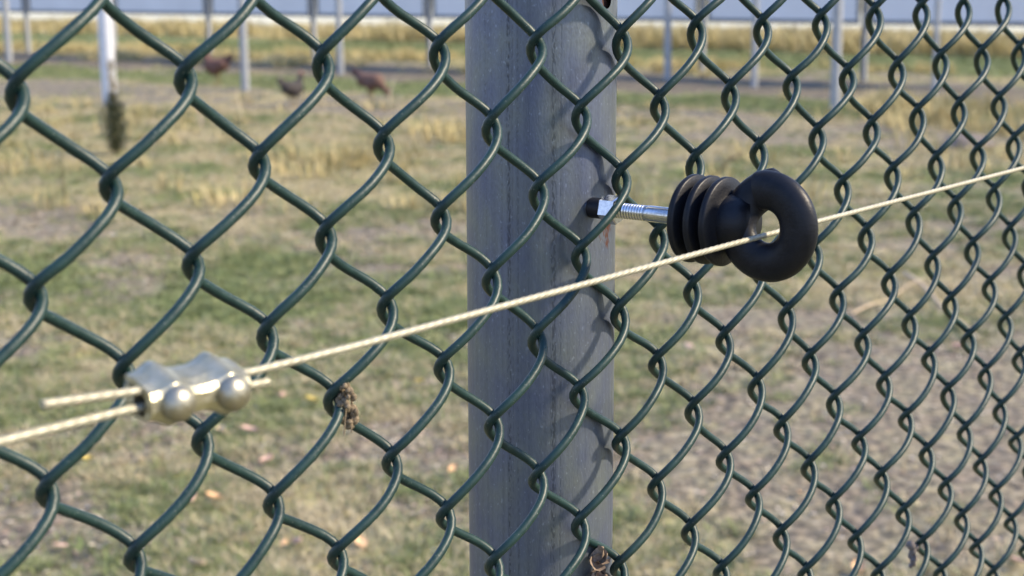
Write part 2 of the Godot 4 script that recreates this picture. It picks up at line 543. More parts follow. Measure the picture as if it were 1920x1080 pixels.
func drop_leaves() -> void:
	var meshes := [leaf_mesh(1, 1.0), leaf_mesh(2, 1.6), leaf_mesh(3, 0.5), leaf_mesh(4, -0.8)]
	var tones := {"o": Color(0.66, 0.42, 0.22), "p": Color(0.62, 0.42, 0.33), "y": Color(0.66, 0.52, 0.16), "t": Color(0.52, 0.41, 0.27), "w": Color(0.5, 0.45, 0.37)}
	var spots := [
		[-0.33, 5.52, "y", "yellow leaf on the grass left of the post, just under the cable"], [-0.18, 4.51, "o", "orange leaf on the grass closest to the left of the post"],
		[-0.57, 3.96, "p", "pinkish leaf low in the picture, halfway between left edge and post"], [-0.85, 4.31, "o", "large orange leaf on the grass well below the clamp"],
		[-0.90, 4.30, "p", "pinkish leaf touching the large orange one below the clamp"], [-0.74, 4.63, "p", "pinkish brown leaf between the clamp and the bottom edge, right of the clamp"],
		[-0.93, 4.92, "t", "tan leaf on the earth just under the right end of the clamp"], [-0.84, 4.90, "p", "pink leaf just right of the tan one under the clamp"],
		[-1.18, 3.95, "p", "pinkish leaf nearest the bottom left corner"], [-0.80, 3.80, "t", "tan leaf at the bottom edge left of the middle"],
		[-0.61, 3.99, "o", "small orange leaf beside a pinkish one near the bottom edge"], [-1.49, 5.32, "p", "pink leaf on the grass right behind the loose cable end"],
		[-0.79, 5.31, "p", "pinkish leaf on the grass just left of the dried seed cluster"], [-0.69, 5.28, "y", "small yellow leaf beside the dried seed cluster"],
		[-1.29, 4.63, "y", "yellowish leaf left of the clamp, lower down"], [-1.20, 8.82, "o", "pale orange leaf in the grass above the cable, left of the post"],
		[0.80, 4.30, "o", "orange leaf alone on the bare earth right of the post"], [0.85, 3.76, "o", "orange leaf at the bottom edge right of the middle"],
		[1.24, 3.75, "p", "pinkish leaf in the bottom right corner"], [-0.40, 3.93, "o", "orange leaf near the bottom edge left of the post"],
		[0.68, 6.02, "p", "pinkish leaf on the earth below the ribbed insulator"], [1.70, 5.95, "p", "pink leaf on the earth near the right edge below the cable"],
		[0.59, 3.81, "w", "pale bleached leaf near the bottom edge, right of the post"], [-2.17, 8.63, "w", "pale leaf in the grass near the left edge, above the clamp"]]
	var mats := {}
	for s in spots:
		if not mats.has(s[2]):
			var m := mat(tones[s[2]], 0.7)
			m.vertex_color_use_as_albedo = true
			m.cull_mode = BaseMaterial3D.CULL_DISABLED
			m.backlight = Color(0.25, 0.2, 0.12)
			mats[s[2]] = m
		var big_ := rng.randf_range(0.65, 1.1)
		var b := Basis.from_euler(Vector3(rng.randf_range(-0.35, 0.35), rng.randf() * TAU, rng.randf_range(-0.35, 0.35))).scaled(Vector3.ONE * big_)
		var o := put("fallen_leaf", meshes[rng.randi() % 4], mats[s[2]], self, Transform3D(b, Vector3(s[0], ground_height(s[0], s[1]) + 0.016, -s[1])))
		tag(o, s[3], "leaf", "fallen leaves on the paddock")


# ---------------------------------------------------------------- the mesh fence
func sway(u: float, y: float) -> Vector3:
	var k := smoothstep(-0.5, -0.2, u) * (1.0 - smoothstep(1.2, 1.7, u))
	return Vector3(mid.get_noise_2d(u * 9.0, y * 9.0) * 0.0024 + fine.get_noise_2d(u * 3.0, y * 3.0) * 0.0005, mid.get_noise_2d(u * 9.0 + 50.0, y * 9.0) * 0.0024 + fine.get_noise_2d(u * 3.0, y * 3.0 + 30.0) * 0.0005, mid.get_noise_2d(u * 5.0, y * 5.0 + 90.0) * 0.002 - 0.0004) * k


func wire_shape(col: int) -> ArrayMesh:
	# one wire, wound to a flat spiral: from the left knot it runs down behind to the right knot, bends round and runs down in front to the left
	var sh := Shape.new()
	var u0 := 0.03 * col
	var seen := u0 > -0.3 and u0 < 1.1
	var p := PackedVector3Array()
	var r := PackedFloat32Array()
	var amp := 0.015 + 0.0015
	var start := ROW0 + 0.0054 * (u0 + 0.015) - (0.03 if col % 2 != 0 else 0.0)
	var turn := -TAU * 9.5
	var last := TAU * 23.5
	while turn < last:
		var y := start - PITCH * turn / TAU
		if y < 1.9 and y > 0.05:
			var q := cos(turn) + 0.03 * cos(3.0 * turn)
			var d := sin(turn) + 0.03 * sin(3.0 * turn)
			var at := Vector3(0.015 - amp * q / 1.03, y, -0.0075 * d)
			p.append(at + sway(u0 + at.x, y))
			r.append(WIRE_R)
		turn += TAU / (26.0 if seen and y > 1.05 and y < 1.6 else 14.0)
	sh.tube(p, r, 12 if seen else 8)
	return sh.mesh()


func build_fence() -> void:
	var f := thing("chain_link_fence", "dark green plastic coated chain link fence across the whole view", "fence", fence_frame())
	for col in range(-22, 62):
		put("wire", wire_shape(col), M.wire, f, Transform3D(Basis.IDENTITY, Vector3(0.03 * col, 0, 0)))


func build_post() -> void:
	var w := -(POST_R + 0.0083)
	var lean := Basis(Vector3.BACK, -POST_LEAN)
	var f := fence_frame(POST_U, 0.0, w)
	var o := thing("fence_post", "round galvanised steel fence post behind the chain link mesh", "post", Transform3D(f.basis * lean, f.origin))
	# the tube, with a drilled hole near the top of the view
	var hole_a := deg_to_rad(5.0)
	var hole_y := 1.4815
	var hr := 0.0039
	var angs := []
	for k in 97:
		angs.append(-PI + TAU * k / 96.0)
	for k in 25:
		angs.append(hole_a + (k - 12) * hr * 1.5 / 12.0 / POST_R)
	angs.sort()
	var ys := [-0.3, 0.0, 0.4, 0.8, 1.0, 1.1]
	for k in 61: ys.append(1.15 + 0.01 * k)
	for k in 25: ys.append(hole_y + (k - 12) * hr * 1.5 / 12.0)
	ys.append(1.85); ys.append(2.02)
	ys.sort()
	var sh := Shape.new()
	for y in ys:
		for a in angs:
			var d := Vector2((a - hole_a) * POST_R, y - hole_y)
			var aa: float = a
			var yy: float = y
			if d.length() > hr * 0.84 and d.length() < hr * 1.16:      # pull the edge of the hole to a circle
				d = d.normalized() * hr
				aa = hole_a + d.x / POST_R; yy = hole_y + d.y
			sh.point(Vector3(POST_R * sin(aa), yy, POST_R * cos(aa)), Vector2(aa / TAU + 0.5, (1.5 - yy) / 0.5))
	sh.n.resize(sh.v.size())
	for k in sh.v.size(): sh.n[k] = Vector3(sh.v[k].x, 0, sh.v[k].z).normalized()
	var m := angs.size()
	for b in ys.size() - 1:
		for a in m - 1:
			var k: int = b * m + a
			var mid_ := Vector2(((angs[a] + angs[a + 1]) / 2 - hole_a) * POST_R, (ys[b] + ys[b + 1]) / 2 - hole_y)
			if mid_.length() < hr:
				continue
			if angs[a + 1] - angs[a] < 1e-7:
				continue
			sh.quad(k, k + m, k + m + 1, k + 1)
	put("tube", sh.mesh(), M.post, o)
	var inner := Shape.new()
	inner.tube(PackedVector3Array([Vector3(0, -0.3, 0), Vector3(0, 1.0, 0), Vector3(0, 2.0, 0)]), PackedFloat32Array([POST_R - 0.0028, POST_R - 0.0028, POST_R - 0.0028]), 48)
	put("inner_wall", inner.mesh(), M.inside, o)
	var cap := Shape.new()
	cap.lathe([[0.0352, -0.02], [0.0352, 0.0], [0.033, 0.004], [0.022, 0.011], [0.008, 0.014], [0.0, 0.0145]], 40)
	put("cap", cap.mesh(), M.plastic, o, Transform3D(Basis(Vector3.RIGHT, -PI / 2), Vector3(0, 2.02, 0)))


func hexagon(across: float, thick: float, hole: float) -> ArrayMesh:
	var sh := Shape.new()
	var r := across / 2.0 / cos(PI / 6.0)
	var rows := [[0.0, 0.93], [0.0006, 1.0], [thick - 0.0006, 1.0], [thick, 0.93]]
	for k in 3:
		for j in 6:
			var a := TAU * (j + 0.25) / 6.0
			var b := TAU * (j + 1.25) / 6.0
			var q := sh.point(Vector3(cos(a) * r * rows[k][1], sin(a) * r * rows[k][1], rows[k][0]))
			sh.point(Vector3(cos(a) * r * rows[k + 1][1], sin(a) * r * rows[k + 1][1], rows[k + 1][0]))
			sh.point(Vector3(cos(b) * r * rows[k + 1][1], sin(b) * r * rows[k + 1][1], rows[k + 1][0]))
			sh.point(Vector3(cos(b) * r * rows[k][1], sin(b) * r * rows[k][1], rows[k][0]))
			sh.quad(q, q + 1, q + 2, q + 3)
	for e in 2:
		var z: float = 0.0 if e == 0 else thick
		for j in 6:
			var a := TAU * (j + 0.25) / 6.0
			var b := TAU * (j + 1.25) / 6.0
			var q := sh.point(Vector3(cos(a) * r * 0.93, sin(a) * r * 0.93, z))
			sh.point(Vector3(cos(b) * r * 0.93, sin(b) * r * 0.93, z)); sh.point(Vector3(cos(b) * hole, sin(b) * hole, z)); sh.point(Vector3(cos(a) * hole, sin(a) * hole, z))
			if e == 0:
				sh.quad(q, q + 1, q + 2, q + 3)
			else:
				sh.quad(q, q + 3, q + 2, q + 1)
	return sh.mesh()


func build_insulator() -> void:
	# its bolt stands out from the post at right angles to the mesh; local z is that axis, measured from the mesh
	var o := thing("ring_insulator", "black plastic ring insulator screwed to the post, holding the cable", "insulator", fence_frame(0.2899, 1.3925, 0.0))
	var bolt := Shape.new()
	var prof := [[0.0, -0.016], [0.003, -0.016]]
	var z := -0.0155
	while z < 0.0205:
		prof.append([0.0025, z]); prof.append([0.0034, z + 0.0006]); prof.append([0.0034, z + 0.0008])
		z += 0.0014
	prof.append_array([[0.0031, 0.021], [0.0035, 0.0216], [0.0035, 0.043], [0.0, 0.043]])
	bolt.lathe(prof, 28)
	put("bolt", bolt.mesh(), M.zinc, o)
	put("nut", hexagon(0.0110, 0.0076, 0.003), M.zinc, o, Transform3D(Basis.IDENTITY, Vector3(0, 0, -0.0019)))
	var shade_spacer := Shape.new()  # added black collar standing in for the dark shade beside the nut
	shade_spacer.lathe([[0.003, -0.0090], [0.0042, -0.0090], [0.0045, -0.0086], [0.0045, -0.0024], [0.0042, -0.0020], [0.003, -0.0020]], 32)
	put("shade_spacer", shade_spacer.mesh(), M.plastic, o)
	var body := Shape.new()
	var ribs := [[0.0034, 0.0412], [0.0120, 0.0408], [0.0165, 0.0413]]
	for k in 3:
		var c := 0.0434 + 0.0074 * k
		ribs.append_array([[0.0178, c - 0.0017], [0.0184, c - 0.0008], [0.0184, c + 0.0006], [0.0178, c + 0.0014], [0.0150, c + 0.0021], [0.0112, c + 0.0028], [0.0104, c + 0.0037], [0.0112, c + 0.0045], [0.0165, c + 0.0052]])
	ribs.resize(ribs.size() - 3)
	ribs.append_array([[0.0116, 0.0615], [0.0114, 0.064], [0.0108, 0.067], [0.0085, 0.071], [0.0, 0.0725]])
	body.lathe(ribs, 56)
	put("ribbed_body", body.mesh(), M.plastic, o)
	# the ring: one and a bit turns of a thick rod, its front end lying over its back end at the top
	var ring := Shape.new()
	var p := PackedVector3Array()
	var r := PackedFloat32Array()
	var steps := 84
	for k in steps + 1:
		var t := float(k) / steps
		var a := deg_to_rad(lerpf(106.0, -275.0, t))
		var along := 0.0
		var major := 0.0142 + 0.0003 * sin(a)
		p.append(Vector3(along, major * sin(a) * 1.03, 0.0795 + major * cos(a)))
		var rr := 0.0080
		if k == 0: rr = 0.0077
		if k > steps - 3: rr = 0.0080 - 0.0012 * (k - steps + 3)
		r.append(rr)
	ring.tube(p, r, 30)
	for k in ring.v.size():                         # flatten the rod a little and lay it to a helix
		var t := clampf(floorf(k / 30.0) / steps, 0.0, 1.0)
		if k >= (steps + 1) * 30:
			t = 0.0 if k < (steps + 1) * 30 + 31 else 1.0
		ring.v[k].x = ring.v[k].x * 0.72 + lerpf(-0.0024, 0.0072, smoothstep(0.66, 1.0, t))
	put("ring", ring.mesh(), M.plastic, o)


func rope(p: PackedVector3Array, radius: float) -> ArrayMesh:
	# a stranded steel cable: six strands laid round a core
	var sh := Shape.new()
	var pts := PackedVector3Array()
	for k in p.size() - 1:
		var n := maxi(1, int(p[k].distance_to(p[k + 1]) / 0.0008))
		for j in n: pts.append(p[k].lerp(p[k + 1], float(j) / n))
	pts.append(p[p.size() - 1])
	var sides := 30
	var along := 0.0
	for k in pts.size():
		if k > 0: along += pts[k].distance_to(pts[k - 1])
		for j in sides:
			var a := TAU * j / sides
			var lay := 6.0 * (a + along * TAU / 0.024)
			var rr := radius * (0.58 + 0.42 * sqrt(absf(cos(lay * 0.5))))
			sh.point(pts[k] + Vector3(0, cos(a), sin(a)) * rr)
	for k in pts.size() - 1:
		for j in sides:
			var a := k * sides + j
			var b := k * sides + (j + 1) % sides
			sh.quad(a, a + sides, b + sides, b)
	for e in 2:
		var k := 0 if e == 0 else pts.size() - 1
		var s := sh.v.size()
		sh.point(pts[k])
		for j in sides: sh.point(sh.v[k * sides + j])
		for j in sides:
			if e == 0: sh.tri(s, s + 1 + j, s + 1 + (j + 1) % sides)
			else: sh.tri(s, s + 1 + (j + 1) % sides, s + 1 + j)
	return sh.mesh()


func build_cables() -> void:
	var a := put("steel_cable", rope(PackedVector3Array([Vector3(-0.0545, 1.3972, 0), Vector3(-0.0285, 1.3945, 0), Vector3(0.0126, 1.3912, 0), Vector3(0.05, 1.3904, 0), Vector3(0.2899, 1.3893, 0), Vector3(0.5639, 1.3866, 0), Vector3(1.9, 1.372, 0)]), 0.00116), M.cable, self, fence_frame(0, 0, CABLE_W))
	tag(a, "pale stranded steel cable running through the black ring insulator to the right", "cable")
	var b := put("steel_cable", rope(PackedVector3Array([Vector3(-0.75, 1.398, 0), Vector3(-0.0674, 1.3911, 0), Vector3(-0.0305, 1.3902, 0), Vector3(0.0173, 1.3872, 0)]), 0.00116), M.cable, self, fence_frame(0, 0, CABLE_W))
	tag(b, "pale stranded steel cable leaving the clamp towards the bottom left", "cable")


func build_clamp() -> void:
	var f := fence_frame(-0.0095, 1.3905, CABLE_W)
	var o := thing("cable_clamp", "shiny zinc plated clamp with two domed bolts joining the cables", "clamp", Transform3D(f.basis * Basis(Vector3.BACK, -0.073), f.origin))
	var xs := []
	var front := []
	var back := []
	for k in 41:
		var x := lerpf(-0.0166, 0.0166, k / 40.0)
		xs.append(x)
		var h := exp(-pow((x + 0.0092) / 0.0037, 2.0)) + exp(-pow((x - 0.0092) / 0.0037, 2.0))
		var t := 0.0022 * h - 0.0008
		var d := 0.0015 * h - 0.0003
		front.append([
			Vector2(-0.0054 - t, -0.0025), Vector2(-0.0058 - t, 0.0030), Vector2(-0.0050 - t * 0.7, 0.0043 + d), Vector2(-0.0024, 0.0050 + d), Vector2(0.0012 + t, 0.0050 + d), Vector2(0.0030 + t, 0.0041 + d),
			Vector2(0.0048 + t, 0.0010), Vector2(0.0064 + t * 1.2, -0.0030), Vector2(0.0068 + t * 1.2, -0.0058), Vector2(0.0054 + t * 1.2, -0.0058), Vector2(0.0036 + t, -0.0006), Vector2(0.0016 + t, 0.0022), Vector2(-0.0030, 0.0024), Vector2(-0.0044 - t * 0.5, 0.0016), Vector2(-0.0044 - t * 0.5, -0.0025)])
		back.append([Vector2(-0.0046 - t, -0.0058), Vector2(-0.0046 - t, -0.0026), Vector2(0.0030 + t * 0.5, -0.0026), Vector2(0.0046 + t, -0.0058)])
	for k in 41:
		front[k].reverse(); back[k].reverse()
	var a := Shape.new()
	a.loft(xs, front)
	put("front_plate", a.mesh(), M.clamp, o)
	var b := Shape.new()
	b.loft(xs, back)
	put("back_plate", b.mesh(), M.clamp, o)
	for x in [-0.0092, 0.0092]:
		var d := Shape.new()
		d.lathe([[0.0048, 0.0], [0.0049, 0.0012], [0.0047, 0.0024], [0.0040, 0.0036], [0.0029, 0.0045], [0.0015, 0.0050], [0.0, 0.0051]], 32)
		put("bolt_head", d.mesh(), M.rivet, o, Transform3D(Basis.IDENTITY, Vector3(x, -0.0010, 0.0046)))
		put("nut", hexagon(0.0065, 0.0035, 0.0005), M.zinc, o, Transform3D(Basis.IDENTITY, Vector3(x, -0.0004, -0.0096)))


# ---------------------------------------------------------------- small things caught in the mesh
func lump(sh: Shape, at: Vector3, r: float) -> void:
	var rows := 5
	var sides := 7
	var b := sh.v.size()
	var sq := Vector3(rng.randf_range(0.7, 1.2), rng.randf_range(0.7, 1.3), rng.randf_range(0.7, 1.2))
	for k in rows + 1:
		var t := PI * k / rows
		for j in sides:
			var a := TAU * j / sides
			sh.point(at + Vector3(sin(t) * cos(a), cos(t), sin(t) * sin(a)) * sq * r * rng.randf_range(0.85, 1.15))
	for k in rows:
		for j in sides:
			var p := b + k * sides + j
			var q := b + k * sides + (j + 1) % sides
			sh.quad(p, q, q + sides, p + sides)


func build_scraps() -> void:
	var s := Shape.new()
	for k in 50:
		var t := k / 49.0
		var wide := 0.0032 * sin(PI * clampf(t * 0.9 + 0.12, 0.0, 1.0)) + 0.0006
		lump(s, Vector3(rng.randf_range(-1, 1) * wide + t * 0.003, 0.008 - t * 0.0175, rng.randf_range(-1, 1) * wide), rng.randf_range(0.0010, 0.0019))
	for k in 2:
		var x := rng.randf_range(-0.002, 0.004)
		s.tube(PackedVector3Array([Vector3(x, 0.006, 0), Vector3(x + 0.001, -0.002, 0.001), Vector3(x + rng.randf_range(-0.003, 0.003), -0.0115, 0.002)]), PackedFloat32Array([0.0004, 0.0004, 0.0002]), 5)
	var o := put("seed_cluster", s.mesh(), M.dead, self, fence_frame(0.1215, 1.3452, 0.0035))
	tag(o, "dried brown seed cluster stuck on a knot of the mesh", "seed head")
	# a crumpled leaf between mesh and post
	var q := Shape.new()
	for lobe in 9:
		var b := Basis.from_euler(Vector3(rng.randf_range(-1.1, 1.1), rng.randf() * TAU, rng.randf_range(-1.1, 1.1)))
		var c := Vector3(rng.randf_range(-0.0045, 0.0045), rng.randf_range(-0.0075, 0.006), rng.randf_range(-0.0005, 0.002))
		var n := 6
		var base := q.v.size()
		var ph := rng.randf() * TAU
		for i in n:
			for j in n:
				var u := i / 2.5 - 1.0
				var w := j / 2.5 - 1.0
				var edge := 1.0 - 0.45 * absf(w) * absf(w)
				q.point(c + b * Vector3(u * 0.0042 * edge + rng.randf_range(-0.0004, 0.0004), 0.0013 * sin(u * 3.0 + ph) + 0.0012 * w * w + rng.randf_range(-0.0004, 0.0004), w * 0.0038))
		for i in n - 1:
			for j in n - 1:
				var k := base + i * n + j
				q.quad(k, k + 1, k + n + 1, k + n)
	var m := with_noise(mat(Color(1, 1, 1), 0.8), mottle(46, 0.03, Color(0.12, 0.085, 0.055), Color(0.33, 0.25, 0.18)), null, 70.0)
	m.cull_mode = BaseMaterial3D.CULL_DISABLED
	var o2 := put("dry_leaf", q.mesh(), m, self, fence_frame(0.2885, 1.2285, -0.0045))
	tag(o2, "crumpled brown leaf wedged between the mesh and the post", "leaf")
	var d := Shape.new()
	for k in 9:
		lump(d, Vector3(rng.randf_range(-0.002, 0.002), 0.006 - 0.0016 * k, rng.randf_range(-0.001, 0.001)), rng.randf_range(0.0022, 0.0036) * (1.0 - 0.05 * k))
	var o3 := put("dry_scrap", d.mesh(), M.stone, self, fence_frame(0.6262, 1.1300, -0.0045))
	tag(o3, "dark withered scrap hanging in the mesh at bottom right", "plant scrap")


# ---------------------------------------------------------------- hens
func smin(a: float, b: float, k: float) -> float:
	var h := clampf(0.5 + 0.5 * (b - a) / k, 0.0, 1.0)
	return lerpf(b, a, h) - k * h * (1.0 - h)


func hen_field(p: Vector3, bones: Array) -> float:
	var d := 9.0
	for b in bones:
		var q := p
		q.z *= b[4]
		var a: Vector3 = b[0]
		var ab: Vector3 = b[1] - a
		var t := clampf((q - a).dot(ab) / ab.length_squared(), 0.0, 1.0)
		d = smin(d, q.distance_to(a + ab * t) - lerpf(b[2], b[3], t), 0.03)
	return d


func hen_mesh(pecking: bool, plumage: Color, tail: Color) -> ArrayMesh:
	var bones := [
		[Vector3(-0.085, 0.225, 0), Vector3(0.07, 0.21, 0), 0.078, 0.088, 1.05], [Vector3(-0.10, 0.245, 0), Vector3(-0.20, 0.335, 0), 0.055, 0.028, 2.0], [Vector3(-0.13, 0.27, 0), Vector3(-0.235, 0.30, 0), 0.04, 0.016, 2.4],
		[Vector3(0.0, 0.17, 0.05), Vector3(0.012, 0.105, 0.045), 0.045, 0.017, 1.0], [Vector3(0.0, 0.17, -0.05), Vector3(0.012, 0.105, -0.045), 0.045, 0.017, 1.0]]
	if pecking:
		bones.append_array([[Vector3(0.09, 0.215, 0), Vector3(0.185, 0.115, 0), 0.062, 0.03, 1.1], [Vector3(0.195, 0.098, 0), Vector3(0.212, 0.078, 0), 0.027, 0.02, 1.1]])
	else:
		bones.append_array([[Vector3(0.085, 0.235, 0), Vector3(0.15, 0.345, 0), 0.06, 0.029, 1.1], [Vector3(0.152, 0.362, 0), Vector3(0.172, 0.36, 0), 0.028, 0.02, 1.1]])
	var cell := 0.0125
	var lo := Vector3(-0.29, 0.03, -0.13)
	var nx := 46
	var ny := 30
	var nz := 21
	var g := PackedFloat32Array()
	g.resize(nx * ny * nz)
	for x in nx:
		for y in ny:
			for z in nz:
				g[(x * ny + y) * nz + z] = hen_field(lo + Vector3(x, y, z) * cell, bones)
	var sh := Shape.new()
	var ids := {}
	for x in nx - 1:
		for y in ny - 1:
			for z in nz - 1:
				var sum := Vector3.ZERO
				var n := 0
				for e in [[0, 0, 0, 0], [0, 0, 1, 0], [0, 1, 0, 0], [0, 1, 1, 0], [0, 0, 0, 1], [0, 0, 1, 1], [1, 0, 0, 1], [1, 0, 1, 1], [0, 0, 0, 2], [0, 1, 0, 2], [1, 0, 0, 2], [1, 1, 0, 2]]:
					var i: int = ((x + e[0]) * ny + y + e[1]) * nz + z + e[2]
					var step: int = [ny * nz, nz, 1][e[3]]
					var a := g[i]
					var b := g[i + step]
					if (a < 0.0) != (b < 0.0):
						var q := Vector3(x + e[0], y + e[1], z + e[2])
						q[e[3]] += a / (a - b)
						sum += q
						n += 1
				if n > 0:
					var at := lo + sum / n * cell
					var k := clampf((-0.10 - at.x) / 0.06, 0.0, 1.0)
					var tone := 1.0 + 0.35 * fine.get_noise_3d(at.x * 9.0, at.y * 16.0, at.z * 9.0)
					ids[(x * ny + y) * nz + z] = sh.point(at, Vector2.ZERO, plumage.lerp(tail, k) * tone)
	for x in range(1, nx - 1):
		for y in range(1, ny - 1):
			for z in range(1, nz - 1):
				var i := (x * ny + y) * nz + z
				for ax in 3:
					var step: int = [ny * nz, nz, 1][ax]
					var a := g[i]
					var b := g[i + step]
					if (a < 0.0) == (b < 0.0):
						continue
					var s1: int = [nz, 1, ny * nz][ax]
					var s2: int = [1, ny * nz, nz][ax]
					if not (ids.has(i) and ids.has(i - s1) and ids.has(i - s2) and ids.has(i - s1 - s2)):
						continue
					if a < 0.0:
						sh.quad(ids[i], ids[i - s2], ids[i - s1 - s2], ids[i - s1])
					else:
						sh.quad(ids[i], ids[i - s1], ids[i - s1 - s2], ids[i - s2])
	var leg := Color(0.30, 0.22, 0.09)
	for s in [-1.0, 1.0]:
		var z: float = 0.045 * s
		sh.tube(PackedVector3Array([Vector3(0.012, 0.12, z), Vector3(-0.008, 0.06, z), Vector3(0.002, 0.008, z)]), PackedFloat32Array([0.012, 0.008, 0.007]), 6, leg)
		for t in [-0.5, 0.0, 0.5, PI]:
			sh.tube(PackedVector3Array([Vector3(0.002, 0.009, z), Vector3(0.002 + cos(t) * (0.05 if t < 2.0 else 0.025), 0.005, z + sin(t) * 0.05)]), PackedFloat32Array([0.006, 0.003]), 5, leg)
	return sh.mesh()


func build_hens() -> void:
	var russet := Color(0.14, 0.068, 0.045)
	var up := hen_mesh(false, russet, Color(0.10, 0.05, 0.035))
	var down := hen_mesh(true, Color(0.13, 0.072, 0.05), Color(0.10, 0.055, 0.045))
	var black := hen_mesh(false, Color(0.03, 0.024, 0.022), Color(0.035, 0.03, 0.03))
	for q in [[up, false, -3.55, 19.65, 2.75, 1.05, "russet hen standing with head raised beside a steel post"], [black, false, -2.26, 16.82, 0.9, 0.88, "dark hen seen from behind on the bare earth"], [down, true, -1.50, 17.45, -0.35, 0.98, "brown hen pecking at the ground near dry stalks"]]:
		var o := thing("hen", q[6], "hen", Transform3D(Basis(Vector3.UP, q[4]).scaled(Vector3.ONE * q[5]), Vector3(q[2], ground_height(q[2], q[3]), -q[3])), "hens in the paddock")
		put("body", q[0], M.feather, o)
		var head := Vector3(0.205, 0.085, 0) if q[1] else Vector3(0.16, 0.362, 0)
		var fwd := Vector3(0.45, -0.89, 0) if q[1] else Vector3(1, -0.12, 0)
		var upw := Vector3(fwd.y, -fwd.x, 0) * -1.0
		var bk := Shape.new()
		bk.tube(PackedVector3Array([head + fwd * 0.022, head + fwd * 0.034, head + fwd * 0.048 - upw * 0.005]), PackedFloat32Array([0.011, 0.008, 0.001]), 8)
		put("beak", bk.mesh(), M.beak, o)
		var cb := Shape.new()
		for k in 4:
			var c := head + upw * 0.024 + fwd * (0.016 - 0.012 * k)
			cb.tube(PackedVector3Array([c, c + upw * (0.02 - 0.003 * absf(k - 1.0)) - fwd * 0.003]), PackedFloat32Array([0.007, 0.002]), 6)
		put("comb", cb.mesh(), M.comb, o)
		cb = Shape.new()
		cb.tube(PackedVector3Array([head + fwd * 0.018 - upw * 0.014, head + fwd * 0.018 - upw * 0.034]), PackedFloat32Array([0.005, 0.008]), 6)
		put("wattle", cb.mesh(), M.comb, o)
		for s in [-1.0, 1.0]:
			var e := Shape.new()
			lump(e, head + fwd * 0.008 + upw * 0.005 + Vector3(0, 0, 0.022 * s), 0.0045)
			put("eye", e.mesh(), M.plastic, o)


# ---------------------------------------------------------------- solar modules and posts
func build_modules() -> void:
	# a row of upright modules on posts, running from far left to near right; their pale backs face the camera
	var d := Vector3(0.823, 0, 0.568)
	var from := Vector3(-9.9, 0, -(21.97 + 0.69 * 9.9))
	var nth := ["leftmost", "second", "third", "fourth", "fifth", "sixth", "seventh", "eighth", "ninth", "tenth"]
	var turn := -atan2(0.568, 0.823)
	var sheet := Shape.new()
	sheet.box(Vector3(1.0, 0.575, 0.0), Vector3(1.93, 1.10, 0.006))
	var sheet_m := sheet.mesh()
	var fr := Shape.new()
	for y in [0.0, 1.15]:
		fr.box(Vector3(1.0, y, 0), Vector3(2.0, 0.05, 0.036))
	for x in [0.0175, 1.9825]:
		fr.box(Vector3(x, 0.575, 0), Vector3(0.035, 1.099, 0.034))
	var fr_m := fr.mesh()
	var pole := Shape.new()
	pole.box(Vector3(0, 1.35, 0), Vector3(0.06, 2.9, 0.006))
	pole.box(Vector3(-0.027, 1.35, 0.029), Vector3(0.006, 2.9, 0.05))
	pole.box(Vector3(0.027, 1.35, 0.029), Vector3(0.006, 2.9, 0.05))
	var pole_m := pole.mesh()
	var b := Basis(Vector3.UP, turn)
	for k in 9:
		var o := thing("solar_module", "upright solar module showing its pale back, %s from the left in the far row" % nth[k] if k else "upright solar module showing its pale back, leftmost of the far row", "solar panel", Transform3D(b, from + d * (2.14 * k + 0.06) + Vector3(0, 0.69, 0)), "solar modules in the far row")
		for lift in [0.0]:
			put("back_sheet", sheet_m, M.backsheet, o, Transform3D(Basis.IDENTITY, Vector3(0, lift, 0)))
			put("frame", fr_m, M.frame, o, Transform3D(Basis.IDENTITY, Vector3(0, lift, 0)))
	for k in 10:
		var o := put("module_post", pole_m, M.steel, self, Transform3D(b, from + d * 2.14 * k + Vector3(0, 0.01, 0)))
		tag(o, "pale steel post carrying the solar modules, %s from the left in that row" % nth[k] if k else "pale steel post carrying the solar modules, leftmost of that row", "post", "posts of the solar module row")


func build_posts() -> void:
	# free standing galvanised posts in the paddock; each [x, distance, width, what sets it apart]
	for q in [
		[-7.71, 25.02, 0.10, "thin grey steel post at the far left edge"], [-4.26, 17.2, 0.155, "thick white steel post behind the tall dark weed"], [-3.08, 18.86, 0.095, "slim grey steel post beside the russet hen"],
		[3.11, 15.4, 0.095, "slim grey steel post right of the black insulator"], [-2.24, 21.51, 0.085, "faint grey steel post left of the dark shadowed strip of earth"],
		[2.80, 18.47, 0.075, "faint grey steel post above the insulator ring"], [1.94, 19.84, 0.09, "faint grey steel post just right of the big fence post"],
		
		[4.45, 16.9, 0.06, "thin grey steel post among the meshes at far right"]]:
		var sh := Shape.new()
		var r: float = q[2] / 2
		sh.tube(PackedVector3Array([Vector3(0, -0.2, 0), Vector3(0, 1.0, 0), Vector3(0, 2.1, 0)]), PackedFloat32Array([r, r, r]), 20)
		var o := put("steel_post", sh.mesh(), M.white_steel if q[2] > 0.15 else M.steel, self, Transform3D(Basis.IDENTITY, Vector3(q[0], ground_height(q[0], q[1]), -q[1])))
		tag(o, q[3], "post", "steel posts standing in the paddock")


